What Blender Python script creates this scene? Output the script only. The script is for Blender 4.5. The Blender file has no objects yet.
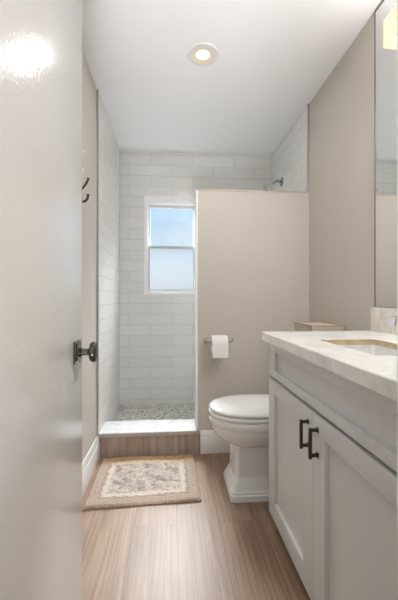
import bpy, bmesh, math, random
from mathutils import Vector, Matrix
random.seed(7)
scene = bpy.context.scene
COL = scene.collection
PI = math.pi

# ------------------------------------------------------------------ camera
cam_data = bpy.data.cameras.new('camera')
cam = bpy.data.objects.new('camera', cam_data)
COL.objects.link(cam)
cam.location = (0, 0, 1.0617)
cam.rotation_euler = (PI / 2, 0, -0.0846)
cam_data.sensor_fit = 'VERTICAL'
cam_data.sensor_height = 36.0
cam_data.lens = 327.2 * 36.0 / 600.0
cam_data.shift_y = -1.5 / 600.0
cam_data.clip_start = 0.01
scene.camera = cam

# ------------------------------------------------------------------ world, exposure, lights
vs = scene.view_settings
vs.view_transform = 'Standard'
vs.look = 'None'
vs.gamma = 1.0
vs.use_curve_mapping = False
vs.exposure = 0.07

world = bpy.data.worlds.new('sky')
scene.world = world
world.use_nodes = True
wn = world.node_tree.nodes
wl = world.node_tree.links
wn.clear()
w_out = wn.new('ShaderNodeOutputWorld')
w_bg = wn.new('ShaderNodeBackground')
w_tc = wn.new('ShaderNodeTexCoord')
w_sep = wn.new('ShaderNodeSeparateXYZ')
w_ramp = wn.new('ShaderNodeValToRGB')
w_mr = wn.new('ShaderNodeMapRange')
w_noise = wn.new('ShaderNodeTexNoise')
w_cr = wn.new('ShaderNodeValToRGB')
w_mix = wn.new('ShaderNodeMix')
w_mix.data_type = 'RGBA'
w_mr.inputs['From Min'].default_value = -0.3
w_mr.inputs['From Max'].default_value = 0.7
el = w_ramp.color_ramp.elements
el[0].position = 0.0; el[0].color = (0.30, 0.27, 0.24, 1)
el[1].position = 1.0; el[1].color = (26, 27, 28, 1)
for p, c in ((0.29, (0.42, 0.40, 0.38, 1)), (0.33, (0.72, 0.80, 0.88, 1)), (0.45, (0.62, 0.79, 0.95, 1)), (0.62, (0.52, 0.72, 0.94, 1)), (0.70, (9, 9.4, 10, 1))):
    e = el.new(p); e.color = c
w_noise.inputs['Scale'].default_value = 5.0
w_noise.inputs['Detail'].default_value = 4.0
w_cr.color_ramp.elements[0].position = 0.5
w_cr.color_ramp.elements[0].color = (0, 0, 0, 1)
w_cr.color_ramp.elements[1].position = 0.72
w_cr.color_ramp.elements[1].color = (0.75, 0.75, 0.75, 1)
w_mix.inputs[7].default_value = (0.95, 0.97, 1.0, 1)
wl.new(w_tc.outputs['Generated'], w_sep.inputs[0])
wl.new(w_sep.outputs['Z'], w_mr.inputs['Value'])
wl.new(w_mr.outputs[0], w_ramp.inputs[0])
wl.new(w_tc.outputs['Generated'], w_noise.inputs['Vector'])
wl.new(w_noise.outputs[0], w_cr.inputs[0])
wl.new(w_cr.outputs[0], w_mix.inputs[0])
wl.new(w_ramp.outputs[0], w_mix.inputs[6])
w_mix.clamp_result = False
wl.new(w_mix.outputs[2], w_bg.inputs['Color'])
wl.new(w_bg.outputs[0], w_out.inputs[0])
w_bg.inputs['Strength'].default_value = 1.05


def area_light(name, loc, rot, sx, sy, power, color=(1, 1, 1), spread=PI, shape='RECTANGLE'):
    d = bpy.data.lights.new(name, 'AREA')
    d.shape = shape
    d.size = sx
    if shape in ('RECTANGLE', 'ELLIPSE'):
        d.size_y = sy
    d.energy = power
    d.color = color
    d.spread = spread
    o = bpy.data.objects.new(name, d)
    COL.objects.link(o)
    o.location = loc
    o.rotation_euler = rot
    return o


# added unseen hall fills, daylight panel outside the window, vanity bar, ceiling downlight
area_light('hall_fill_top', (0.0, -0.55, 2.38), (0, 0, 0), 0.9, 0.7, 8, (0.98, 0.99, 1.0))  # fill light added overhead, no hall lamp known
area_light('hall_fill_front', (0.0, -1.30, 1.15), (PI / 2, 0, 0), 1.8, 1.5, 4.6, (0.95, 0.98, 1.0))  # frontal fill added behind the camera, not a real hall window
area_light('hall_fill_up', (0.0, -0.75, 0.12), (PI / 2 + math.radians(54), 0, 0), 0.6, 0.3, 11, (0.97, 0.985, 1.0), math.radians(72))  # fill added near the hall floor, aimed up to brighten the ceiling
area_light('window_daylight', (0.0, 4.25, 3.05), (-math.radians(38), 0, 0), 1.4, 1.2, 290, (0.96, 0.98, 1.0), math.radians(110))
area_light('vanity_uplight', (0.905, 0.965, 2.186), (PI, 0, 0), 0.06, 0.5, 4.5, (1.0, 0.99, 0.98))
area_light('vanity_lamp', (0.900, 0.965, 2.062), (0, 0, 0), 0.08, 0.5, 10, (1.0, 0.99, 0.98))
area_light('downlight_lamp', (0.178, 1.836, 2.405), (0, 0, 0), 0.10, 0.10, 2.8, (1.0, 0.98, 0.955), PI, 'DISK')

# ------------------------------------------------------------------ helpers
H = 2.44
XL, XR = -0.490, 0.9725
YF0, YF1 = 0.33, 0.45
YP, YB = 2.24, 3.116


def lin(c):
    r = []
    for v in c:
        v = v / 255.0
        r.append(v / 12.92 if v <= 0.04045 else ((v + 0.055) / 1.055) ** 2.4)
    return (r[0], r[1], r[2], 1.0)


class NT:
    def __init__(self, name):
        self.m = bpy.data.materials.new(name)
        self.m.use_nodes = True
        self.n = self.m.node_tree.nodes
        self.l = self.m.node_tree.links
        self.n.clear()
        self.out = self.n.new('ShaderNodeOutputMaterial')
        self.b = self.n.new('ShaderNodeBsdfPrincipled')
        self.l.new(self.b.outputs[0], self.out.inputs[0])
        self.tc = self.n.new('ShaderNodeTexCoord')

    def node(self, t, **kw):
        x = self.n.new('ShaderNode' + t)
        for k, v in kw.items():
            if hasattr(x, k) and k not in x.inputs:
                setattr(x, k, v)
            else:
                x.inputs[k].default_value = v
        return x

    def link(self, a, b):
        self.l.new(a, b)

    def set(self, **kw):
        for k, v in kw.items():
            self.b.inputs[k.replace('_', ' ')].default_value = v

    def coords(self, scale=(1, 1, 1), swap=None, off=(0, 0, 0)):
        src = self.tc.outputs['Object']
        if swap:
            s = self.node('SeparateXYZ')
            c = self.node('CombineXYZ')
            self.link(src, s.inputs[0])
            for i, a in enumerate(swap):
                if a in 'XYZ':
                    self.link(s.outputs[a], c.inputs[i])
            src = c.outputs[0]
        mp = self.node('Mapping')
        mp.inputs['Scale'].default_value = scale
        mp.inputs['Location'].default_value = off
        self.link(src, mp.inputs[0])
        return mp.outputs[0]

    def noise(self, vec, scale=5, detail=3, rough=0.5, dist=0.0):
        n = self.node('TexNoise')
        n.inputs['Scale'].default_value = scale
        n.inputs['Detail'].default_value = detail
        n.inputs['Roughness'].default_value = rough
        n.inputs['Distortion'].default_value = dist
        self.link(vec, n.inputs['Vector'])
        return n.outputs[0]

    def ramp(self, fac, stops):
        r = self.node('ValToRGB')
        e = r.color_ramp.elements
        e[0].position, e[0].color = stops[0]
        e[1].position, e[1].color = stops[-1]
        for p, c in stops[1:-1]:
            x = e.new(p)
            x.color = c
        self.link(fac, r.inputs[0])
        return r.outputs[0]

    def mix(self, fac, a, b, blend='MIX'):
        m = self.node('Mix')
        m.data_type = 'RGBA'
        m.blend_type = blend
        for s, v in ((0, fac), (6, a), (7, b)):
            if hasattr(v, 'is_output'):
                self.link(v, m.inputs[s])
            else:
                m.inputs[s].default_value = v
        return m.outputs[2]

    def bump(self, h, strength=0.2, dist=0.01, normal=None):
        b = self.node('Bump')
        b.inputs['Strength'].default_value = strength
        b.inputs['Distance'].default_value = dist
        self.link(h, b.inputs['Height'])
        if normal:
            self.link(normal, b.inputs['Normal'])
        self.link(b.outputs[0], self.b.inputs['Normal'])
        return b.outputs[0]


def paint(name, rgb, rough=0.5, var=0.03, bump=0.05, bscale=180, spec=0.5):
    t = NT(name)
    c = lin(rgb)
    v = t.coords()
    n = t.noise(v, 3.0, 3)
    lo = tuple(x * (1 - var) for x in c[:3]) + (1,)
    hi = tuple(min(1, x * (1 + var)) for x in c[:3]) + (1,)
    t.link(t.ramp(n, [(0.3, lo), (0.7, hi)]), t.b.inputs['Base Color'])
    t.set(Roughness=rough)
    t.b.inputs['Specular IOR Level'].default_value = spec
    if bump:
        t.bump(t.noise(v, bscale, 2), bump, 0.002)
    return t.m


def metal(name, rgb, rough=0.15):
    t = NT(name)
    c = lin(rgb)
    v = t.coords()
    n = t.noise(v, 40, 2)
    t.link(t.ramp(n, [(0.3, tuple(x * 0.95 for x in c[:3]) + (1,)), (0.7, c)]), t.b.inputs['Base Color'])
    t.set(Metallic=1.0, Roughness=rough)
    return t.m


def tile_mat(name, swap, off):
    t = NT(name)
    v = t.coords(swap=swap, off=off)
    br = t.node('TexBrick')
    br.offset = 0.5
    br.inputs['Color1'].default_value = lin((235, 234, 231))
    br.inputs['Color2'].default_value = lin((230, 229, 226))
    br.inputs['Mortar'].default_value = lin((206, 205, 202))
    br.inputs['Scale'].default_value = 1.0
    br.inputs['Mortar Size'].default_value = 0.0022
    br.inputs['Mortar Smooth'].default_value = 0.1
    br.inputs['Brick Width'].default_value = 0.40
    br.inputs['Row Height'].default_value = 0.1005
    t.link(v, br.inputs['Vector'])
    t.link(br.outputs['Color'], t.b.inputs['Base Color'])
    t.set(Roughness=0.16)
    inv = t.node('Math', operation='SUBTRACT')
    inv.inputs[0].default_value = 1.0
    t.link(br.outputs['Fac'], inv.inputs[1])
    n1 = t.bump(inv.outputs[0], 0.4, 0.003)
    wav = t.noise(v, 14.0, 1)
    t.bump(wav, 0.18, 0.008, n1)
    return t.m


M = {}
M['ceiling'] = paint('ceiling_white_paint', (246, 246, 247), 0.7, 0.005)
M['wall'] = paint('greige_wall_paint', (201, 194, 185), 0.55, 0.015)
M['door'] = paint('door_semi_gloss_paint', (208, 205, 200), 0.16, 0.015, 0.30, 140, 0.7)
M['trim'] = paint('white_trim_paint', (232, 231, 229), 0.35, 0.01, 0.02)
M['cabinet'] = paint('light_grey_cabinet_paint', (217, 217, 216), 0.4, 0.012, 0.02)
M['ceramic'] = paint('white_ceramic', (240, 240, 239), 0.08, 0.005, 0)
M['seat'] = paint('white_seat_plastic', (240, 240, 238), 0.18, 0.005, 0)
M['chrome'] = metal('chrome', (225, 226, 228), 0.08)
M['nickel'] = metal('brushed_nickel', (176, 170, 160), 0.28)
M['dark_chrome'] = metal('dark_polished_nickel', (96, 94, 92), 0.12)
M['bronze'] = metal('aged_bronze', (92, 82, 70), 0.3)
M['edge_metal'] = metal('brushed_edge_profile', (196, 192, 186), 0.5)
M['alum'] = paint('white_window_frame', (246, 246, 246), 0.35, 0.01, 0)
M['alum_grey'] = paint('grey_window_sash', (205, 206, 207), 0.35, 0.01, 0)
M['paper'] = paint('soft_tissue_paper', (243, 242, 240), 0.9, 0.01, 0.15, 300)
M['dark'] = paint('shadow_gap_interior', (60, 57, 54), 0.8, 0.02, 0)
M['card'] = paint('brown_card_core', (150, 125, 98), 0.9, 0.03, 0.05)
M['baffle'] = paint('warm_lit_baffle', (244, 232, 206), 0.4, 0.01, 0)  # cream base colour stands in for the lamp's warm light on the baffle
M['hall'] = paint('hall_wall_paint', (222, 218, 212), 0.6, 0.01)
M['tile_back'] = tile_mat('subway_tile_back', 'XZ0', (0.195, -0.010, 0))
M['tile_side'] = tile_mat('subway_tile_side', 'YZ0', (0.05, -0.010, 0))
t = NT('mirror_silver')
v = t.coords()
t.link(t.ramp(t.noise(v, 2, 1), [(0.3, (0.86, 0.87, 0.87, 1)), (0.7, (0.88, 0.89, 0.89, 1))]), t.b.inputs['Base Color'])
t.set(Metallic=1.0, Roughness=0.015)
M['mirror'] = t.m


def wood_mat(name, plank_len, plank_w, swap, off, c_dark, c_mid, c_light, grout, rough=0.42):
    t = NT(name)
    v = t.coords(swap=swap, off=off)
    br = t.node('TexBrick')
    br.offset = 0.37
    br.inputs['Color1'].default_value = (0, 0, 0, 1)
    br.inputs['Color2'].default_value = (1, 1, 1, 1)
    br.inputs['Mortar'].default_value = (0.5, 0.5, 0.5, 1)
    br.inputs['Scale'].default_value = 1.0
    br.inputs['Mortar Size'].default_value = 0.0015
    br.inputs['Brick Width'].default_value = plank_len
    br.inputs['Row Height'].default_value = plank_w
    t.link(v, br.inputs['Vector'])
    # grain: noise stretched along the plank, shifted per plank
    add = t.node('VectorMath', operation='MULTIPLY_ADD')
    t.link(br.outputs['Color'], add.inputs[0])
    add.inputs[1].default_value = (7.0, 3.0, 11.0)
    t.link(v, add.inputs[2])
    mp = t.node('Mapping')
    mp.inputs['Scale'].default_value = (2.6, 95.0, 1.0)
    t.link(add.outputs[0], mp.inputs[0])
    g1 = t.noise(mp.outputs[0], 1.0, 6, 0.62, 0.6)
    mp2 = t.node('Mapping')
    mp2.inputs['Scale'].default_value = (1.4, 7.0, 1.0)
    t.link(add.outputs[0], mp2.inputs[0])
    g2 = t.noise(mp2.outputs[0], 1.5, 3, 0.5, 1.2)
    col = t.ramp(g1, [(0.30, c_dark), (0.50, c_mid), (0.70, c_light)])
    shade = t.ramp(g2, [(0.3, (0.86, 0.84, 0.82, 1)), (0.7, (1.06, 1.06, 1.06, 1))])
    col = t.mix(0.8, col, shade, 'MULTIPLY')
    per = t.ramp(br.outputs['Color'], [(0.0, (0.90, 0.88, 0.87, 1)), (1.0, (1.06, 1.05, 1.04, 1))])
    col = t.mix(1.0, col, per, 'MULTIPLY')
    col = t.mix(br.outputs['Fac'], col, grout)
    t.link(col, t.b.inputs['Base Color'])
    t.set(Roughness=rough)
    inv = t.node('Math', operation='SUBTRACT')
    inv.inputs[0].default_value = 1.0
    t.link(br.outputs['Fac'], inv.inputs[1])
    n1 = t.bump(inv.outputs[0], 0.35, 0.002)
    t.bump(g1, 0.12, 0.002, n1)
    return t.m


M['floor'] = wood_mat('wood_look_floor_planks', 1.2, 0.20, 'YX0', (0.86, -0.026, 0),
                      lin((126, 101, 82)), lin((155, 129, 109)), lin((176, 150, 129)), lin((114, 93, 77)))
M['curb_tile'] = wood_mat('wood_look_curb_tile', 0.60, 0.34, 'ZX0', (0.2, -0.03, 0),
                          lin((140, 126, 115)), lin((172, 158, 147)), lin((196, 183, 172)), lin((196, 186, 176)))

t = NT('white_quartz')
v = t.coords()
n1 = t.noise(v, 5, 6, 0.6, 1.2)
n2 = t.noise(v, 32, 4, 0.6, 0.5)
c = t.ramp(n1, [(0.32, lin((222, 221, 220))), (0.5, lin((240, 239, 237))), (0.7, lin((246, 245, 243)))])
c2 = t.ramp(n2, [(0.35, (0.93, 0.92, 0.90, 1)), (0.6, (1.0, 1.0, 1.0, 1))])
t.link(t.mix(1.0, c, c2, 'MULTIPLY'), t.b.inputs['Base Color'])
t.set(Roughness=0.14)
M['quartz'] = t.m

t = NT('tan_backsplash_quartz')
v = t.coords()
n2 = t.noise(v, 26, 5, 0.62, 0.8)
t.link(t.ramp(n2, [(0.3, lin((212, 203, 190))), (0.5, lin((228, 221, 211))), (0.7, lin((238, 233, 226)))]), t.b.inputs['Base Color'])
t.set(Roughness=0.16)
M['splash'] = t.m

t = NT('tan_cut_stone_edge')
v = t.coords()
t.link(t.ramp(t.noise(v, 22, 4), [(0.3, lin((178, 154, 116))), (0.7, lin((214, 192, 156)))]), t.b.inputs['Base Color'])
t.set(Roughness=0.3)
M['stone_edge'] = t.m

t = NT('marble_curb_slab')
v = t.coords()
n1 = t.noise(v, 7, 6, 0.65, 2.0)
t.link(t.ramp(n1, [(0.3, lin((200, 200, 200))), (0.5, lin((226, 226, 226))), (0.7, lin((234, 234, 233)))]), t.b.inputs['Base Color'])
t.set(Roughness=0.2)
M['marble'] = t.m

# pebble mosaic
t = NT('pebble_mosaic')
v = t.coords(scale=(1, 1, 0))
vd = t.node('TexVoronoi', feature='DISTANCE_TO_EDGE')
vd.inputs['Scale'].default_value = 34.0
vc = t.node('TexVoronoi', feature='F1')
vc.inputs['Scale'].default_value = 34.0
t.link(v, vd.inputs['Vector'])
t.link(v, vc.inputs['Vector'])
sp = t.node('SeparateColor')
t.link(vc.outputs['Color'], sp.inputs[0])
stone = t.ramp(sp.outputs[0], [(0.0, lin((128, 122, 116))), (0.35, lin((168, 161, 153))), (0.65, lin((190, 184, 176))), (1.0, lin((214, 210, 204)))])
mask = t.ramp(vd.outputs['Distance'], [(0.045, (0, 0, 0, 1)), (0.10, (1, 1, 1, 1))])
t.link(t.mix(mask, lin((236, 234, 230)), stone), t.b.inputs['Base Color'])
t.set(Roughness=0.35)
t.bump(mask, 0.5, 0.004)
M['pebble'] = t.m

# glass
t = NT('clear_window_glass')
t.set(Roughness=0.0)
t.b.inputs['Transmission Weight'].default_value = 1.0
t.b.inputs['IOR'].default_value = 1.0
tr = t.node('BsdfTransparent')
tr.inputs[0].default_value = (0.96, 0.98, 0.98, 1)
gl = t.node('BsdfGlossy')
gl.inputs['Roughness'].default_value = 0.02
ms = t.node('MixShader')
ms.inputs[0].default_value = 0.05
t.link(tr.outputs[0], ms.inputs[1])
t.link(gl.outputs[0], ms.inputs[2])
t.link(ms.outputs[0], t.out.inputs[0])
M['glass'] = t.m

t = NT('obscure_window_glass')
v = t.coords()
t.b.inputs['Base Color'].default_value = (0.74, 0.77, 0.79, 1)
t.b.inputs['Transmission Weight'].default_value = 1.0
t.b.inputs['IOR'].default_value = 1.25
t.set(Roughness=0.32)
t.bump(t.noise(v, 120, 2), 0.4, 0.003)
M['frost'] = t.m

t = NT('lit_bubble_glass')
v = t.coords()
vo = t.node('TexVoronoi', feature='F1')
vo.inputs['Scale'].default_value = 60
t.link(v, vo.inputs['Vector'])
c = t.ramp(vo.outputs['Distance'], [(0.1, (1.0, 0.88, 0.70, 1)), (0.55, (0.90, 0.58, 0.32, 1))])
t.link(c, t.b.inputs['Emission Color'])
t.b.inputs['Emission Strength'].default_value = 1.0
t.b.inputs['Base Color'].default_value = (0.5, 0.45, 0.4, 1)
t.set(Roughness=0.1)
t.bump(vo.outputs['Distance'], 0.6, 0.005)
M['lit_glass'] = t.m

t = NT('lit_lamp_lens')
v = t.coords()
t.link(t.ramp(t.noise(v, 30, 2), [(0.3, (1.0, 0.88, 0.70, 1)), (0.7, (1.0, 0.90, 0.74, 1))]), t.b.inputs['Emission Color'])
t.b.inputs['Emission Strength'].default_value = 1.25
M['lens'] = t.m

ORG = {}


def finish(name, bm, mat, parent=None, smooth=True, angle=32, mats=None):
    bmesh.ops.remove_doubles(bm, verts=bm.verts, dist=1e-6)
    bmesh.ops.recalc_face_normals(bm, faces=bm.faces)
    o0 = ORG.get(parent.name, Vector()) if parent else None
    if parent:
        org = o0
    else:
        xs = [v.co for v in bm.verts]
        mn = Vector((min(c.x for c in xs), min(c.y for c in xs), min(c.z for c in xs)))
        org = Vector()
    if parent:
        for v in bm.verts:
            v.co -= org
    me = bpy.data.meshes.new(name)
    bm.to_mesh(me)
    bm.free()
    for m in (mats or [mat]):
        me.materials.append(m)
    if smooth:
        for p in me.polygons:
            p.use_smooth = True
        me.set_sharp_from_angle(angle=math.radians(angle))
    o = bpy.data.objects.new(name, me)
    COL.objects.link(o)
    if parent:
        o.parent = parent
    ORG[o.name] = org
    return o


def thing(name, label, cat, loc, group=None):
    o = bpy.data.objects.new(name, None)
    o.empty_display_size = 0.05
    COL.objects.link(o)
    o.location = loc
    o['label'] = label
    o['category'] = cat
    if group:
        o['group'] = group
    ORG[o.name] = Vector(loc)
    return o


def tag(o, label, cat, group=None):
    o['label'] = label
    o['category'] = cat
    if group:
        o['group'] = group
    return o


def structure(o, label=None, cat=None):
    o['kind'] = 'structure'
    if label:
        o['label'] = label
    if cat:
        o['category'] = cat
    return o


def merge(bm, tmp):
    me = bpy.data.meshes.new('tmp')
    tmp.to_mesh(me)
    tmp.free()
    bm.from_mesh(me)
    bpy.data.meshes.remove(me)


def box(bm, x0, x1, y0, y1, z0, z1, bev=0.0, seg=2):
    t = bmesh.new()
    bmesh.ops.create_cube(t, size=1)
    for v in t.verts:
        v.co = Vector(((x0 + x1) / 2 + v.co.x * (x1 - x0), (y0 + y1) / 2 + v.co.y * (y1 - y0), (z0 + z1) / 2 + v.co.z * (z1 - z0)))
    if bev:
        bmesh.ops.bevel(t, geom=list(t.edges), offset=bev, segments=seg, profile=0.7, affect='EDGES')
    merge(bm, t)


def loft(bm, rings, cap0=True, cap1=True):
    vr = [[bm.verts.new(p) for p in r] for r in rings]
    n = len(vr[0])
    for a, b in zip(vr[:-1], vr[1:]):
        for i in range(n):
            bm.faces.new((a[i], a[(i + 1) % n], b[(i + 1) % n], b[i]))
    if cap0:
        bm.faces.new(vr[0][::-1])
    if cap1:
        bm.faces.new(vr[-1])


def tube(bm, pts, r, n=14):
    pts = [Vector(p) for p in pts]
    rr = r if isinstance(r, (list, tuple)) else [r] * len(pts)
    rings = []
    up = Vector((0.03, 0.05, 1.0)).normalized()
    prev = None
    for i, p in enumerate(pts):
        d = (pts[min(i + 1, len(pts) - 1)] - pts[max(i - 1, 0)]).normalized()
        if prev is None:
            a = d.cross(up)
            if a.length < 0.1:
                a = d.cross(Vector((1, 0, 0)))
        else:
            a = prev - d * prev.dot(d)
        a.normalize()
        prev = a
        b = d.cross(a)
        rings.append([p + (a * math.cos(q) + b * math.sin(q)) * rr[i] for q in [2 * PI * k / n for k in range(n)]])
    loft(bm, rings)


def lathe(bm, prof, origin, axis=(0, 0, 1), n=32, cap0=True, cap1=True):
    """prof: (radius, height along axis)"""
    q = Vector((0, 0, 1)).rotation_difference(Vector(axis)).to_matrix()
    o = Vector(origin)
    rings = []
    for r, h in prof:
        rings.append([o + q @ Vector((max(r, 1e-4) * math.cos(2 * PI * k / n), max(r, 1e-4) * math.sin(2 * PI * k / n), h)) for k in range(n)])
    loft(bm, rings, cap0, cap1)


def smooth_path(pts, k=8):
    pts = [Vector(p) for p in pts]
    P = [pts[0]] + pts + [pts[-1]]
    out = []
    for i in range(1, len(P) - 2):
        for j in range(k):
            u = j / k
            a, b, c, d = P[i - 1], P[i], P[i + 1], P[i + 2]
            out.append(0.5 * ((2 * b) + (c - a) * u + (2 * a - 5 * b + 4 * c - d) * u * u + (3 * b - a - 3 * c + d) * u ** 3))
    out.append(pts[-1])
    return out


def extrude_profile(bm, prof, axis, a0, a1):
    """prof: list of 2D points; axis 'X': points are (y,z) ; axis 'Y': points are (x,z)"""
    def mk(p, a):
        return (a, p[0], p[1]) if axis == 'X' else (p[0], a, p[1])
    loft(bm, [[mk(p, a0) for p in prof], [mk(p, a1) for p in prof]])


def single_box(name, mat, *a, parent=None, bev=0.0):
    bm = bmesh.new()
    box(bm, *a, bev=bev)
    return finish(name, bm, mat, parent)


# ------------------------------------------------------------------ room shell
structure(single_box('floor', M['floor'], -1.3, XR + 0.1, -1.5, 2.36, -0.10, 0.0))
structure(single_box('ceiling', M['ceiling'], -1.3, 1.3, -1.5, YB + 0.12, H, H + 0.10))
structure(single_box('wall_left', M['wall'], XL - 0.12, XL, YF0, YB + 0.12, 0.0, H))
structure(single_box('wall_right', M['wall'], XR, XR + 0.12, YF0, YB + 0.12, 0.0, H))

# front wall with the doorway the camera looks through
JX0, JX1, DH = -0.300, 0.340, 2.05
bm = bmesh.new()
box(bm, -1.3, JX0, YF0, YF1, 0, H)
box(bm, JX1, 1.3, YF0, YF1, 0, H)
box(bm, JX0, JX1, YF0, YF1, DH, H)
structure(finish('wall_front', bm, M['wall']))
bm = bmesh.new()
box(bm, -1.3, -1.2, -1.5, YF0, 0, H)
box(bm, 1.2, 1.3, -1.5, YF0, 0, H)
box(bm, -1.3, 1.3, -1.6, -1.5, 0, H)
structure(finish('wall_hall', bm, M['hall']))

# back wall with window opening
WX0, WX1, WZ0, WZ1 = -0.250, 0.236, 1.098, 2.026
bm = bmesh.new()
box(bm, XL, WX0, YB, YB + 0.12, 0, H)
box(bm, WX1, XR, YB, YB + 0.12, 0, H)
box(bm, WX0, WX1, YB, YB + 0.12, 0, WZ0)
box(bm, WX0, WX1, YB, YB + 0.12, WZ1, H)
structure(finish('wall_back', bm, M['tile_back'], smooth=False))
TY = 2.215
structure(single_box('wall_shower_left', M['tile_side'], XL, XL + 0.010, TY, YB, 0.04, H))
structure(single_box('wall_shower_right', M['tile_side'], XR - 0.010, XR, 2.25, YB, 0.04, H))

# half wall between toilet and shower
PX0, PZ = 0.182, 1.816
structure(single_box('wall_partition', M['wall'], PX0, XR, YP, YP + 0.11, 0, PZ - 0.012))
bm = bmesh.new()
box(bm, PX0 - 0.010, PX0, YP + 0.006, YP + 0.11, 0.16, PZ - 0.012)
box(bm, PX0 - 0.010, XR - 0.010, YP + 0.11, YP + 0.12, 0.04, PZ - 0.012)
structure(finish('wall_partition_tile', bm, M['tile_side']))

M['cap'] = paint('beige_cap_profile', (188, 178, 165), 0.3, 0.01, 0)
structure(single_box('trim_1', M['cap'], PX0 - 0.012, XR, YP - 0.003, YP + 0.124, PZ - 0.012, PZ, bev=0.002))
structure(single_box('trim_2', M['edge_metal'], XL, XL + 0.012, TY - 0.008, TY, 0.16, H))
structure(single_box('trim_3', M['edge_metal'], XR - 0.012, XR, YP - 0.001, YP + 0.010, PZ, H))
structure(single_box('trim_4', M['alum'], PX0 - 0.012, PX0 - 0.0, YP - 0.003, YP + 0.006, 0.17, PZ - 0.012))

# shower floor and curb
structure(single_box('floor_shower', M['pebble'], XL, XR, 2.36, YB, -0.06, 0.062))
CX0, CX1 = XL, 0.196
structure(single_box('curb', M['curb_tile'], CX0, CX1, 2.231, 2.36, 0.0, 0.138))
structure(single_box('curb_slab', M['marble'], CX0 + 0.010, CX1 - 0.026, 2.226, 2.445, 0.142, 0.162, bev=0.003))
structure(single_box('trim_5', M['edge_metal'], CX0 + 0.010, CX1, 2.222, 2.231, 0.136, 0.158))
structure(single_box('curb_core', M['marble'], CX0 + 0.010, CX1 - 0.026, 2.36, 2.44, 0.062, 0.142))

# baseboards


def base_prof(sgn, base, hgt=0.155, th=0.016):
    return [(base, 0), (base + sgn * th, 0), (base + sgn * th, hgt * 0.66), (base + sgn * (th - 0.002), hgt * 0.69),
            (base + sgn * (th - 0.005), hgt * 0.72), (base + sgn * (th - 0.004), hgt * 0.82), (base + sgn * (th - 0.008), hgt * 0.90),
            (base + sgn * 0.005, hgt * 0.98), (base, hgt)]


bm = bmesh.new()
extrude_profile(bm, base_prof(1, XL), 'Y', YF1 + 0.001, 2.220)
structure(finish('baseboard_left', bm, M['trim']))
bm = bmesh.new()
extrude_profile(bm, base_prof(-1, YP), 'X', 0.199, XR)
structure(finish('baseboard_partition', bm, M['trim']))
bm = bmesh.new()
extrude_profile(bm, base_prof(-1, XR), 'Y', 1.50, YP - 0.017)
structure(finish('baseboard_right', bm, M['trim']))

# latch-side door jamb with its strike plate
jamb = structure(single_box('trim_6', M['trim'], JX1 - 0.004, JX1 + 0.016, YF0 - 0.012, YF1 + 0.012, 0, DH + 0.016))
bm = bmesh.new()
box(bm, JX1 - 0.006, JX1 - 0.0035, YF1 - 0.022, YF1 + 0.0125, 0.850, 0.887)
finish('strike_plate', bm, M['chrome'], jamb)
structure(single_box('trim_7', M['trim'], JX0 - 0.016, JX0, YF0 - 0.012, YF1, 0, DH + 0.016))

# ------------------------------------------------------------------ window
win = bpy.data.objects.new('window_1', None)
COL.objects.link(win)
win.location = (0, YB, WZ0)
ORG[win.name] = Vector((0, YB, WZ0))
structure(win)


def rect_frame(bm, x0, x1, z0, z1, y0, y1, wl_, wr_, wb_, wt_):
    box(bm, x0, x0 + wl_, y0, y1, z0, z1)
    box(bm, x1 - wr_, x1, y0, y1, z0, z1)
    box(bm, x0 + wl_, x1 - wr_, y0, y1, z0, z0 + wb_)
    box(bm, x0 + wl_, x1 - wr_, y0, y1, z1 - wt_, z1)


bm = bmesh.new()
rect_frame(bm, WX0 - 0.006, WX1 + 0.004, WZ0 - 0.004, WZ1 + 0.004, YB - 0.008, YB + 0.012, 0.020, 0.014, 0.022, 0.030)
rect_frame(bm, WX0 + 0.001, WX1 - 0.001, WZ0 + 0.001, WZ1 - 0.001, YB + 0.012, YB + 0.10, 0.030, 0.012, 0.030, 0.060)
finish('window_frame', bm, M['alum'], win)
bm = bmesh.new()
rect_frame(bm, WX0 + 0.031, WX1 - 0.013, 1.540, WZ1 - 0.062, YB + 0.060, YB + 0.085, 0.018, 0.010, 0.022, 0.030)
finish('upper_sash', bm, M['alum_grey'], win)
bm = bmesh.new()
rect_frame(bm, WX0 + 0.031, WX1 - 0.013, WZ0 + 0.031, 1.566, YB + 0.032, YB + 0.058, 0.018, 0.012, 0.020, 0.026)
finish('lower_sash', bm, M['alum_grey'], win)
bm = bmesh.new()
box(bm, WX0 + 0.045, WX1 - 0.02, YB + 0.070, YB + 0.075, 1.555, WZ1 - 0.085)
finish('clear_pane', bm, M['glass'], win)
bm = bmesh.new()
box(bm, WX0 + 0.045, WX1 - 0.02, YB + 0.042, YB + 0.047, WZ0 + 0.045, 1.545)
finish('obscure_pane', bm, M['frost'], win)

# ------------------------------------------------------------------ door standing open on the left
DA = math.radians(2.5)
D_E = Vector((-0.2785, 1.055, 0))           # far edge of the visible face
dx, dy = math.sin(DA), -math.cos(DA)        # towards the hinge
DW = 0.600
bm = bmesh.new()
box(bm, 0, 0.035, 0, DW, 0.012, 2.035, bev=0.002)
Mdoor = Matrix(((-math.cos(DA), dx, 0, D_E.x), (-math.sin(DA), dy, 0, D_E.y), (0, 0, 1, 0), (0, 0, 0, 1)))
bm.transform(Mdoor)
door = structure(finish('door_1', bm, M['door']))
KZ = 0.906


def on_door(u, w, z):
    """u: along the door from its free edge, w: out of the face into the room"""
    return Mdoor @ Vector((-w, u, z))


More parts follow.
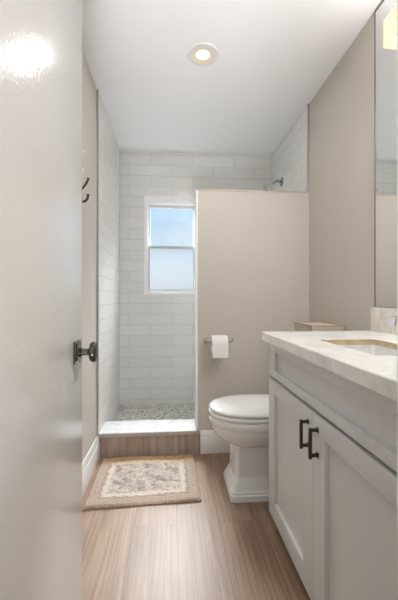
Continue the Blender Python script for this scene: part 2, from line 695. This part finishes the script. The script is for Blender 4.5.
nrm = (on_door(0, 1, 0) - on_door(0, 0, 0)).normalized()
bm = bmesh.new()
box(bm, -0.007, 0.0, 0.080 - 0.032, 0.080 + 0.032, KZ - 0.033, KZ + 0.033, bev=0.002)
box(bm, -0.011, -0.006, 0.080 - 0.026, 0.080 + 0.026, KZ - 0.027, KZ + 0.027, bev=0.002)
bm.transform(Mdoor)
knob = None
bm2 = bmesh.new()
lathe(bm2, [(0.014, 0.008), (0.014, 0.014), (0.010, 0.018), (0.0095, 0.034), (0.016, 0.038), (0.0265, 0.041), (0.0295, 0.046), (0.0295, 0.052), (0.027, 0.057), (0.018, 0.060), (0.008, 0.061), (0.0, 0.061)],
      on_door(0.080, 0, KZ), nrm, 36)
knob = finish('door_knob', bm2, M['dark_chrome'], door)
finish('rosette', bm, M['dark_chrome'], knob)
for hz in (0.25, 1.05, 1.80):
    bm = bmesh.new()
    lathe(bm, [(0.007, -0.045), (0.007, 0.045)], on_door(DW + 0.004, 0.004, hz), (0, 0, 1), 14)
    finish('hinge', bm, M['nickel'], door)

# ------------------------------------------------------------------ recessed ceiling light
LX, LY = 0.178, 1.836
dl = thing('recessed_downlight', 'round white recessed ceiling downlight, lit, in the middle of the ceiling', 'ceiling light', (LX, LY, H))
bm = bmesh.new()
lathe(bm, [(0.060, 0.0), (0.088, 0.0), (0.089, -0.004), (0.086, -0.009), (0.066, -0.012), (0.060, -0.010), (0.060, 0.0)], (LX, LY, H - 0.0005), (0, 0, 1), 48, False, False)
finish('trim_ring', bm, M['trim'], dl)
bm = bmesh.new()
lathe(bm, [(0.0605, -0.010), (0.0605, -0.0085), (0.038, -0.001), (0.038, -0.006), (0.0605, -0.010)], (LX, LY, H - 0.0005), (0, 0, 1), 48, False, False)
finish('baffle', bm, M['baffle'], dl)
bm = bmesh.new()
lathe(bm, [(0.0, 0.0), (0.038, 0.0), (0.038, -0.003), (0.034, -0.006), (0.0, -0.007)], (LX, LY, H - 0.001), (0, 0, 1), 40)
finish('lamp_lens', bm, M['lens'], dl)

# ------------------------------------------------------------------ vanity cabinet
VX, VY0, VY1 = 0.4508, 0.536, 1.484
van = thing('vanity_cabinet', 'light grey shaker vanity cabinet with two doors under the stone counter', 'cabinet', (0.70, 1.01, 0))
bm = bmesh.new()
ca, cb, cy0, cy1, cz0, cz1 = VX + 0.021, XR - 0.002, VY0 - 0.004, VY1 + 0.006, 0.078, 0.8685
box(bm, ca, cb, cy0, cy0 + 0.018, cz0, cz1)
box(bm, ca, cb, cy1 - 0.018, cy1, cz0, cz1)
box(bm, ca, cb, cy0 + 0.018, cy1 - 0.018, cz0, cz0 + 0.018)
box(bm, cb - 0.012, cb, cy0 + 0.018, cy1 - 0.018, cz0 + 0.018, cz1)
box(bm, ca, ca + 0.018, cy0 + 0.018, cy1 - 0.018, cz1 - 0.03, cz1)
finish('cabinet_body', bm, M['cabinet'], van)
single_box('toe_kick', M['cabinet'], 0.535, XR - 0.03, VY0, VY1, 0.0, 0.078, parent=van)


def shaker(name, y0, y1, z0, z1, st, rt, rb, parent):
    """frame and recessed panel in the plane facing the room (-x)"""
    bm = bmesh.new()
    xa, xb = VX, VX + 0.020
    box(bm, xa, xb, y0, y0 + st, z0, z1, bev=0.0015)
    box(bm, xa, xb, y1 - st, y1, z0, z1, bev=0.0015)
    box(bm, xa + 0.0002, xb, y0 + st - 0.001, y1 - st + 0.001, z0, z0 + rb, bev=0.0015)
    box(bm, xa + 0.0002, xb, y0 + st - 0.001, y1 - st + 0.001, z1 - rt, z1, bev=0.0015)
    box(bm, xa + 0.0135, xb - 0.001, y0 + st - 0.005, y1 - st + 0.005, z0 + rb - 0.005, z1 - rt + 0.005)
    return finish(name, bm, M['cabinet'], parent)


shaker('drawer_front', VY0, VY1, 0.712, 0.864, 0.085, 0.040, 0.032, van)
YM = 1.0105
d_far = shaker('door', YM + 0.0015, VY1, 0.082, 0.700, 0.078, 0.060, 0.076, van)
d_near = shaker('door', VY0, YM - 0.0015, 0.082, 0.700, 0.078, 0.060, 0.076, van)
for d, yy in ((d_far, 1.046), (d_near, 0.976)):
    bm = bmesh.new()
    box(bm, VX - 0.029, VX - 0.020, yy - 0.0048, yy + 0.0048, 0.568, 0.6615, bev=0.0015)
    for z in (0.578, 0.656):
        box(bm, VX - 0.022, VX + 0.0005, yy - 0.0045, yy + 0.0045, z - 0.0045, z + 0.0045, bev=0.001)
        box(bm, VX - 0.003, VX + 0.0005, yy - 0.0075, yy + 0.0075, z - 0.0075, z + 0.0075, bev=0.001)
    h = finish('handle', bm, M['bronze'], d)
    h['label'] = 'dark bronze bar handle'

# ------------------------------------------------------------------ counter with sink cut-out
ZC, TC = 0.9074, 0.0384
CXF, CXB, CY0, CY1 = 0.4207, XR - 0.001, 0.468, 1.4948


def rounded_rect(x0, x1, y0, y1, r, k=5):
    pts = []
    for cx, cy, a0 in ((x1 - r, y1 - r, 0), (x0 + r, y1 - r, PI / 2), (x0 + r, y0 + r, PI), (x1 - r, y0 + r, 1.5 * PI)):
        for j in range(k + 1):
            a = a0 + PI / 2 * j / k
            pts.append((cx + r * math.cos(a), cy + r * math.sin(a)))
    return pts


SX0, SX1, SY0, SY1 = 0.550, 0.766, 0.835, 1.177
TS = 0.020
inner = rounded_rect(SX0, SX1, SY0, SY1, 0.010)
ledge = rounded_rect(SX0 - 0.026, SX1 + 0.026, SY0 - 0.026, SY1 + 0.026, 0.03)
outer = rounded_rect(CXF, CXB, CY0, CY1, 0.004)
bm = bmesh.new()
n = len(inner)
oi = [(x, y) for x, y in inner]
c = 0.003


def inset(pts, d):
    cx = (CXF + CXB) / 2; cy = (CY0 + CY1) / 2
    return [(x + (d if x < cx else -d), y + (d if y < cy else -d)) for x, y in pts]


rings = [[(x, y, ZC - TS) for x, y in inner], [(x, y, ZC - TS) for x, y in ledge], [(x, y, ZC - TC) for x, y in ledge], [(x, y, ZC - TC) for x, y in outer], [(x, y, ZC - c) for x, y in outer],
         [(x, y, ZC) for x, y in inset(outer, c)], [(x, y, ZC) for x, y in inner]]
loft(bm, rings, False, False)
hole = [[(x, y, ZC) for x, y in inner], [(x, y, ZC - TS) for x, y in inner]]
nf = len(bm.faces)
loft(bm, hole, False, False)
bm.faces.ensure_lookup_table()
for f in bm.faces[nf:]:
    f.material_index = 1
ct = finish('countertop', bm, None, mats=[M['quartz'], M['stone_edge']], angle=25)
tag(ct, 'white stone countertop with square-edged sink cut-out on the grey vanity', 'countertop')
bs = single_box('backsplash', M['splash'], XR - 0.021, XR - 0.001, CY0, CY1 - 0.003, ZC, 1.020, bev=0.0015)
tag(bs, 'low beige stone backsplash strip under the mirror', 'backsplash')

# undermount sink
sk = thing('sink', 'white rectangular undermount sink set in the stone counter', 'sink', (0.661, 1.006, ZC - TC))
bm = bmesh.new()
s_in = rounded_rect(SX0 - 0.006, SX1 + 0.006, SY0 - 0.006, SY1 + 0.006, 0.025)
s_md = rounded_rect(SX0 + 0.006, SX1 - 0.006, SY0 + 0.008, SY1 - 0.008, 0.035)
s_bt = rounded_rect(SX0 + 0.04, SX1 - 0.04, SY0 + 0.05, SY1 - 0.05, 0.03)
s_ot = rounded_rect(SX0 - 0.022, SX1 + 0.022, SY0 - 0.022, SY1 + 0.022, 0.03)
s_ob = rounded_rect(SX0 + 0.02, SX1 - 0.02, SY0 + 0.02, SY1 - 0.02, 0.03)
zz = ZC - TS - 0.0005
loft(bm, [[(x, y, zz - 0.155) for x, y in s_ob], [(x, y, zz - 0.135) for x, y in s_ot], [(x, y, zz) for x, y in s_ot], [(x, y, zz) for x, y in s_in],
          [(x, y, zz - 0.115) for x, y in s_md], [(x, y, zz - 0.135) for x, y in s_bt]])
finish('basin', bm, M['ceramic'], sk)
bm = bmesh.new()
lathe(bm, [(0.0, 0.0), (0.021, 0.0), (0.023, 0.002), (0.015, 0.004), (0.0, 0.0045)], (0.661, 1.006, zz - 0.135), (0, 0, 1), 24)
finish('drain', bm, M['chrome'], sk)

# faucet
fc = thing('faucet', 'chrome single-hole faucet with flat spout over the sink', 'faucet', (0.865, 0.985, ZC))
bm = bmesh.new()
lathe(bm, [(0.027, 0.0), (0.027, 0.005), (0.022, 0.009), (0.020, 0.06), (0.021, 0.098), (0.017, 0.104), (0.0, 0.105)], (0.865, 0.985, ZC + 0.0005), (0, 0, 1), 28)
finish('faucet_body', bm, M['chrome'], fc)
bm = bmesh.new()
prof = [(0.862, ZC + 0.062), (0.862, ZC + 0.094), (0.73, ZC + 0.098), (0.700, ZC + 0.094), (0.696, ZC + 0.068), (0.712, ZC + 0.066), (0.72, ZC + 0.080), (0.80, ZC + 0.074)]
extrude_profile(bm, prof, 'Y', 0.967, 1.003)
bmesh.ops.bevel(bm, geom=list(bm.edges), offset=0.003, segments=2, affect='EDGES')
finish('spout', bm, M['chrome'], fc)
bm = bmesh.new()
tube(bm, [(0.865, 0.985, ZC + 0.105), (0.868, 0.985, ZC + 0.125), (0.888, 0.985, ZC + 0.165)], [0.013, 0.011, 0.006], 16)
finish('lever', bm, M['chrome'], fc)

# ------------------------------------------------------------------ mirror with bevelled rim
mi = thing('mirror', 'tall frameless wall mirror above the backsplash, reaching up to the ceiling', 'mirror', (XR, 1.0, 1.024))
my0, my1, mz0, mz1 = 0.475, 1.483, 1.024, 2.425
bm = bmesh.new()
w = 0.024
x_w, x_e, x_f = XR - 0.0005, XR - 0.004, XR - 0.0075


def rr(x, d):
    return [(x, my0 + d, mz0 + d), (x, my1 - d, mz0 + d), (x, my1 - d, mz1 - d), (x, my0 + d, mz1 - d)]


loft(bm, [rr(x_w, 0), rr(x_e, 0), rr(x_f, w)])
finish('mirror_glass', bm, M['mirror'], mi, smooth=False)
M['mirror_back'] = paint('dark_mirror_edge', (110, 106, 102), 0.4, 0.02, 0)
bm = bmesh.new()
rect = [(my0 - 0.002, my1 + 0.002, mz1, mz1 + 0.005), (my1, my1 + 0.003, mz0, mz1), (my0 - 0.002, my1 + 0.002, mz0 - 0.003, mz0)]
for a, b, c_, d_ in rect:
    box(bm, XR - 0.006, XR - 0.0005, a, b, c_, d_)
finish('edge_channel', bm, M['mirror_back'], mi)

# ------------------------------------------------------------------ vanity light over the mirror
vl = thing('vanity_light', 'lit warm bubble-glass bar light on the wall above the sink', 'wall light', (0.93, 0.96, 2.12))
bm = bmesh.new()
box(bm, 0.945, XR - 0.0078, 0.80, 1.12, 2.075, 2.165, bev=0.003)
finish('backplate', bm, M['chrome'], vl)
bm = bmesh.new()
y = 0.70
while y < 1.229:
    for z in (2.066, 2.095, 2.124, 2.153):
        box(bm, 0.850, 0.946, y, y + 0.0285, z, z + 0.0285, bev=0.006, seg=2)
    y += 0.029
finish('glass_shade', bm, M['lit_glass'], vl)

# ------------------------------------------------------------------ toilet
TYC = 1.810
toi = thing('toilet', 'white two-piece toilet with stepped pedestal between vanity and half wall', 'toilet', (0.55, TYC, 0))


def egg(x0, af, ab, b, z, nf_=2.0, nb=3.2, n=64):
    pts = []
    for k in range(n):
        a = 2 * PI * k / n
        ca, sa = math.cos(a), math.sin(a)
        e = nf_ if ca > 0 else nb
        L = af if ca > 0 else ab
        px = (abs(ca) ** (2 / e)) * (1 if ca > 0 else -1) * L
        py = (abs(sa) ** (2 / e)) * (1 if sa > 0 else -1) * b
        pts.append((x0 - px, TYC + py, z))
    return pts


bm = bmesh.new()
R = []
for z, k, bb, e1 in ((0.262, 0.100, 0.086, 4.5), (0.270, 0.116, 0.098, 3.8), (0.282, 0.146, 0.118, 3.0), (0.296, 0.174, 0.137, 2.6), (0.312, 0.197, 0.154, 2.35), (0.330, 0.214, 0.168, 2.2),
                     (0.350, 0.226, 0.178, 2.1), (0.368, 0.231, 0.182, 2.05), (0.380, 0.232, 0.183, 2.05), (0.384, 0.237, 0.187, 2.05), (0.404, 0.238, 0.188, 2.05), (0.416, 0.237, 0.187, 2.05), (0.422, 0.232, 0.182, 2.05), (0.4235, 0.222, 0.172, 2.05)):
    R.append((0.449, k, 0.28, bb, z, e1, 3.3))
loft(bm, [egg(*r) for r in R])
finish('bowl', bm, M['ceramic'], toi, angle=50)


def chrect(xf, xb, b, z, ch):
    y0, y1 = TYC - b, TYC + b
    return [(xf + ch, y0, z), (xb, y0, z), (xb, y1, z), (xf + ch, y1, z), (xf, y1 - ch, z), (xf, y0 + ch, z)]


bm = bmesh.new()
XB_ = 0.80
P = [(0.309, 0.134, 0.000, 0.016), (0.309, 0.134, 0.030, 0.016), (0.313, 0.129, 0.034, 0.016), (0.313, 0.129, 0.044, 0.016), (0.317, 0.120, 0.050, 0.016), (0.324, 0.108, 0.074, 0.018),
     (0.331, 0.098, 0.096, 0.020), (0.337, 0.092, 0.104, 0.021), (0.338, 0.091, 0.112, 0.021), (0.340, 0.089, 0.20, 0.021), (0.341, 0.088, 0.285, 0.021)]
loft(bm, [chrect(xf, XB_, b, z, ch) for xf, b, z, ch in P])
bmesh.ops.bevel(bm, geom=[e for e in bm.edges if abs(e.verts[0].co.z - e.verts[1].co.z) > 0.001 and e.verts[0].co.x < 0.5], offset=0.004, segments=2, affect='EDGES')
finish('pedestal', bm, M['ceramic'], toi, angle=28)

bm = bmesh.new()
S = [(0.449, 0.234, 0.29, 0.183, 0.4250), (0.449, 0.240, 0.29, 0.187, 0.4285), (0.449, 0.241, 0.29, 0.188, 0.436), (0.449, 0.239, 0.29, 0.187, 0.444), (0.449, 0.233, 0.286, 0.182, 0.4465)]
loft(bm, [egg(*s, 2.05, 3.2) for s in S])
finish('seat', bm, M['seat'], toi, angle=60)
bm = bmesh.new()
S = [(0.449, 0.226, 0.285, 0.177, 0.4500), (0.449, 0.236, 0.288, 0.185, 0.4520), (0.449, 0.238, 0.29, 0.187, 0.458), (0.449, 0.236, 0.288, 0.185, 0.465), (0.449, 0.228, 0.28, 0.178, 0.470),
     (0.449, 0.20, 0.24, 0.155, 0.4735), (0.449, 0.14, 0.17, 0.11, 0.4755), (0.449, 0.05, 0.06, 0.04, 0.4765)]
loft(bm, [egg(*s, 2.05, 3.2) for s in S])
finish('lid', bm, M['seat'], toi, angle=60)
for sy in (-0.075, 0.075):
    bm = bmesh.new()
    lathe(bm, [(0.013, -0.022), (0.0145, -0.018), (0.0145, 0.018), (0.013, 0.022)], (0.722, TYC + sy, 0.462), (0, 1, 0), 18)
    finish('hinge_cap', bm, M['seat'], toi)
bm = bmesh.new()
box(bm, 0.735, XR - 0.012, TYC - 0.205, TYC + 0.205, 0.40, 0.735, bev=0.018, seg=3)
box(bm, 0.66, XR - 0.03, TYC - 0.125, TYC + 0.125, 0.27, 0.418, bev=0.012, seg=3)
finish('tank', bm, M['ceramic'], toi)
bm = bmesh.new()
box(bm, 0.728, XR - 0.008, TYC - 0.212, TYC + 0.212, 0.734, 0.752, bev=0.004)
box(bm, 0.736, XR - 0.010, TYC - 0.204, TYC + 0.204, 0.751, 0.772, bev=0.006)
finish('tank_lid', bm, M['ceramic'], toi)
bm = bmesh.new()
lathe(bm, [(0.012, 0.0), (0.012, 0.006), (0.007, 0.010), (0.007, 0.016)], (0.735, TYC + 0.15, 0.675), (-1, 0, 0), 18)
box(bm, 0.716, 0.724, TYC + 0.075, TYC + 0.158, 0.669, 0.681, bev=0.003)
finish('flush_lever', bm, M['chrome'], toi)

# box kept on the tank, only its rim shows over the counter
bx = thing('storage_box', 'flat beige lidded box with tan edges on the toilet tank behind counter', 'box', (0.86, 1.93, 0.772))
M['box'] = paint('beige_box_lid', (196, 186, 172), 0.6, 0.02, 0.1, 120)
M['box_edge'] = paint('tan_box_edge', (176, 156, 130), 0.5, 0.05, 0.1, 60)
BX0, BX1, BY0, BY1 = 0.776, 0.962, 1.750, 2.020
bm = bmesh.new()
box(bm, BX0 + 0.004, BX1 - 0.004, BY0 + 0.004, BY1 - 0.004, 0.7722, 0.895, bev=0.002)
finish('box_body', bm, M['box'], bx)
bm = bmesh.new()
box(bm, BX0, BX1, BY0, BY1, 0.889, 0.909, bev=0.002)
lidb = finish('box_lid', bm, M['box'], bx)
bm = bmesh.new()
for a in ((BX0 - 0.002, BX0 + 0.006, BY0 - 0.002, BY1 + 0.002), (BX1 - 0.006, BX1 + 0.002, BY0 - 0.002, BY1 + 0.002), (BX0 + 0.006, BX1 - 0.006, BY0 - 0.002, BY0 + 0.006), (BX0 + 0.006, BX1 - 0.006, BY1 - 0.006, BY1 + 0.002)):
    box(bm, *a, 0.9055, 0.9125)
finish('rim', bm, M['box_edge'], lidb)

# ------------------------------------------------------------------ toilet paper
tph = thing('toilet_paper_holder', 'brushed nickel open-arm toilet paper holder on the half wall', 'paper holder', (0.238, YP, 0.775))
bm = bmesh.new()
box(bm, 0.224, 0.252, YP - 0.008, YP - 0.0003, 0.751, 0.789, bev=0.002)
box(bm, 0.229, 0.247, YP - 0.066, YP - 0.007, 0.760, 0.780, bev=0.003)
finish('mount', bm, M['nickel'], tph)
bm = bmesh.new()
tube(bm, smooth_path([(0.235, YP - 0.060, 0.7700), (0.30, YP - 0.060, 0.7700), (0.385, YP - 0.060, 0.7700), (0.405, YP - 0.060, 0.773), (0.418, YP - 0.060, 0.791)]), 0.006, 12)
finish('arm', bm, M['nickel'], tph)
RX0, RX1, RY, RZ, RR = 0.268, 0.374, YP - 0.060, 0.757, 0.0575
tpr = thing('toilet_paper_roll', 'white toilet paper roll hanging on the nickel holder', 'toilet paper', (0.32, RY, RZ))
bm = bmesh.new()
lathe(bm, [(0.0215, 0.0), (RR - 0.002, 0.0), (RR, 0.002), (RR, RX1 - RX0 - 0.002), (RR - 0.002, RX1 - RX0), (0.0215, RX1 - RX0), (0.0215, 0.0)], (RX0, RY, RZ), (1, 0, 0), 48, False, False)
finish('paper', bm, M['paper'], tpr)
bm = bmesh.new()
lathe(bm, [(0.020, 0.001), (0.0213, 0.001), (0.0213, RX1 - RX0 - 0.001), (0.020, RX1 - RX0 - 0.001), (0.020, 0.001)], (RX0, RY, RZ), (1, 0, 0), 32, False, False)
finish('core', bm, M['card'], tpr)
bm = bmesh.new()
path = []
for k in range(9):
    a = PI / 2 + (PI / 2) * k / 8
    path.append((RY + (RR + 0.0008) * math.cos(a), RZ + (RR + 0.0008) * math.sin(a)))
path += [(RY - RR - 0.0012, RZ - 0.03), (RY - RR + 0.0005, RZ - 0.06), (RY - RR + 0.003, RZ - 0.084)]
prof = path + [(p[0] - 0.0008, p[1]) for p in path[::-1]]
extrude_profile(bm, prof, 'X', RX0 + 0.001, RX1 - 0.001)
finish('loose_sheet', bm, M['paper'], tpr)

# ------------------------------------------------------------------ shower head
sh = thing('shower_head', 'chrome shower head on a curved arm above the half wall', 'shower head', (0.9625, 2.78, 2.078))
SWX = XR - 0.010
M['shower_chrome'] = metal('polished_shower_chrome', (168, 172, 180), 0.12)
bm = bmesh.new()
lathe(bm, [(0.040, 0.0), (0.040, 0.004), (0.034, 0.010), (0.015, 0.016)], (SWX - 0.0003, 2.78, 2.078), (-1, 0, 0), 28)
finish('flange', bm, M['shower_chrome'], sh)
bm = bmesh.new()
tube(bm, smooth_path([(SWX, 2.78, 2.078), (SWX - 0.035, 2.78, 2.083), (SWX - 0.070, 2.78, 2.074), (SWX - 0.098, 2.78, 2.050)]), 0.0125, 14)
finish('shower_arm', bm, M['shower_chrome'], sh)
bm = bmesh.new()
ax = Vector((-0.80, -0.1, -0.50)).normalized()
lathe(bm, [(0.013, -0.014), (0.016, 0.0), (0.019, 0.012), (0.026, 0.030), (0.032, 0.050), (0.034, 0.060), (0.031, 0.064), (0.0, 0.065)], Vector((SWX - 0.100, 2.78, 2.047)), ax, 32)
finish('spray_head', bm, M['chrome'], sh)

# ------------------------------------------------------------------ robe hooks on the left wall


def robe_hook(yy, z_tip, label, prong):
    t_ = thing('robe_hook', label, 'hook', (XL, yy, z_tip - 0.05), 'robe hooks on the left wall')
    bm = bmesh.new()
    box(bm, XL + 0.0003, XL + 0.006, yy - 0.016, yy + 0.016, z_tip - 0.145, z_tip - 0.035, bev=0.003)
    finish('hook_plate', bm, M['chrome'], t_)
    bm = bmesh.new()
    tube(bm, smooth_path([(XL + 0.004, yy, z_tip - 0.064), (XL + 0.020, yy, z_tip - 0.060), (XL + 0.042, yy, z_tip - 0.036), (XL + 0.056, yy, z_tip - 0.008), (XL + 0.058, yy, z_tip)]), [0.006] * 30 + [0.008, 0.009, 0.007], 12)
    finish('upper_prong', bm, M[prong], t_)
    bm = bmesh.new()
    tube(bm, smooth_path([(XL + 0.004, yy, z_tip - 0.112), (XL + 0.022, yy, z_tip - 0.122), (XL + 0.042, yy, z_tip - 0.120), (XL + 0.055, yy, z_tip - 0.102), (XL + 0.056, yy, z_tip - 0.084)]), [0.006] * 30 + [0.008, 0.009, 0.007], 12)
    finish('lower_prong', bm, M[prong], t_)
    return t_


robe_hook(1.752, 1.69, 'chrome double robe hook just past the door edge, lower of two', 'dark_chrome')
robe_hook(1.648, 1.790, 'double robe hook with white tips mostly behind the door edge, higher of two', 'alum')

# ------------------------------------------------------------------ bath rug
t = NT('woven_rug')
tcu = t.tc.outputs['UV']
sx = t.node('SeparateXYZ')
t.link(tcu, sx.inputs[0])


def mth(op, a, b=None):
    m = t.node('Math', operation=op)
    for i, v_ in enumerate((a, b)):
        if v_ is None:
            continue
        if hasattr(v_, 'is_output'):
            t.link(v_, m.inputs[i])
        else:
            m.inputs[i].default_value = v_
    return m.outputs[0]


uvm = t.node('Mapping')
t.link(tcu, uvm.inputs[0])
warp = t.noise(uvm.outputs[0], 22, 3)
wv = mth('MULTIPLY', mth('SUBTRACT', warp, 0.5), 0.09)
u = mth('ADD', sx.outputs[0], wv)
vv = mth('ADD', sx.outputs[1], wv)
du = mth('MULTIPLY', mth('SUBTRACT', 0.5, mth('ABSOLUTE', mth('SUBTRACT', u, 0.5))), 0.60)
dv = mth('MULTIPLY', mth('SUBTRACT', 0.5, mth('ABSOLUTE', mth('SUBTRACT', vv, 0.5))), 0.515)
dist = mth('MINIMUM', du, dv)
bands = t.ramp(mth('MULTIPLY', dist, 4.0), [(0.00, lin((188, 168, 151))), (0.20, lin((194, 176, 161))), (0.26, lin((170, 152, 140))), (0.31, lin((222, 211, 199))), (0.42, lin((224, 214, 202)))])
nA = t.noise(uvm.outputs[0], 9, 5, 0.6, 1.0)
nB = t.noise(uvm.outputs[0], 15, 5, 0.7, 1.2)
flor = t.ramp(nB, [(0.36, lin((118, 102, 98))), (0.46, lin((164, 148, 141))), (0.56, lin((216, 204, 194))), (0.68, lin((228, 216, 203)))])
flor = t.mix(0.55, flor, t.ramp(nA, [(0.36, lin((146, 130, 123))), (0.52, lin((218, 206, 195))), (0.7, lin((205, 184, 164)))]))
inmask = t.ramp(mth('MULTIPLY', dist, 4.0), [(0.36, (0, 0, 0, 1)), (0.46, (1, 1, 1, 1))])
col = t.mix(inmask, bands, flor)
tanm = t.ramp(vv, [(0.76, (0, 0, 0, 1)), (0.90, (1, 1, 1, 1))])
tan = t.ramp(nB, [(0.35, lin((186, 146, 104))), (0.6, lin((214, 178, 136)))])
col = t.mix(t.mix(0.85, (0, 0, 0, 1), tanm), col, tan)
pile = t.noise(uvm.outputs[0], 150, 2, 0.6)
col = t.mix(0.5, col, t.ramp(pile, [(0.3, (0.72, 0.71, 0.70, 1)), (0.7, (1.1, 1.1, 1.1, 1))]), 'MULTIPLY')
t.link(col, t.b.inputs['Base Color'])
t.set(Roughness=0.95)
t.b.inputs['Specular IOR Level'].default_value = 0.15
t.bump(pile, 0.7, 0.006)
M['rug'] = t.m

bm = bmesh.new()
uvl = bm.loops.layers.uv.new('UVMap')
corners = [Vector((-0.444, 1.680)), Vector((0.156, 1.702)), Vector((0.147, 2.200)), Vector((-0.446, 2.200))]
NU, NV = 110, 96
top = []
rnd = random.Random(3)
for j in range(NV + 1):
    row = []
    for i in range(NU + 1):
        a, b = i / NU, j / NV
        p = (corners[0] * (1 - a) + corners[1] * a) * (1 - b) + (corners[3] * (1 - a) + corners[2] * a) * b
        ed = min(i, NU - i, j, NV - j)
        z = 0.016 if ed > 1 else (0.013 if ed == 1 else 0.008)
        z += rnd.uniform(-0.002, 0.002) + 0.003 * math.sin(a * 9 + b * 5) * (1 if ed > 0 else 0.3)
        jit = 0.0015 if ed else 0.003
        row.append(bm.verts.new((p.x + rnd.uniform(-jit, jit), p.y + rnd.uniform(-jit, jit), z)))
    top.append(row)
for j in range(NV):
    for i in range(NU):
        f = bm.faces.new((top[j][i], top[j][i + 1], top[j + 1][i + 1], top[j + 1][i]))
        for l, (a, b) in zip(f.loops, ((i, j), (i + 1, j), (i + 1, j + 1), (i, j + 1))):
            l[uvl].uv = (a / NU, b / NV)
loop = [top[0][i] for i in range(NU + 1)] + [top[j][NU] for j in range(1, NV + 1)] + [top[NV][i] for i in range(NU - 1, -1, -1)] + [top[j][0] for j in range(NV - 1, 0, -1)]
low = [bm.verts.new((v_.co.x, v_.co.y, 0.0008)) for v_ in loop]
m_ = len(loop)
for k in range(m_):
    f = bm.faces.new((loop[k], low[k], low[(k + 1) % m_], loop[(k + 1) % m_]))
    for l in f.loops:
        l[uvl].uv = (0.01, 0.01)
f = bm.faces.new(low[::-1])
rug = finish('bath_rug', bm, M['rug'], smooth=False)
tag(rug, 'worn beige bath rug with floral centre on floor before the shower', 'rug')
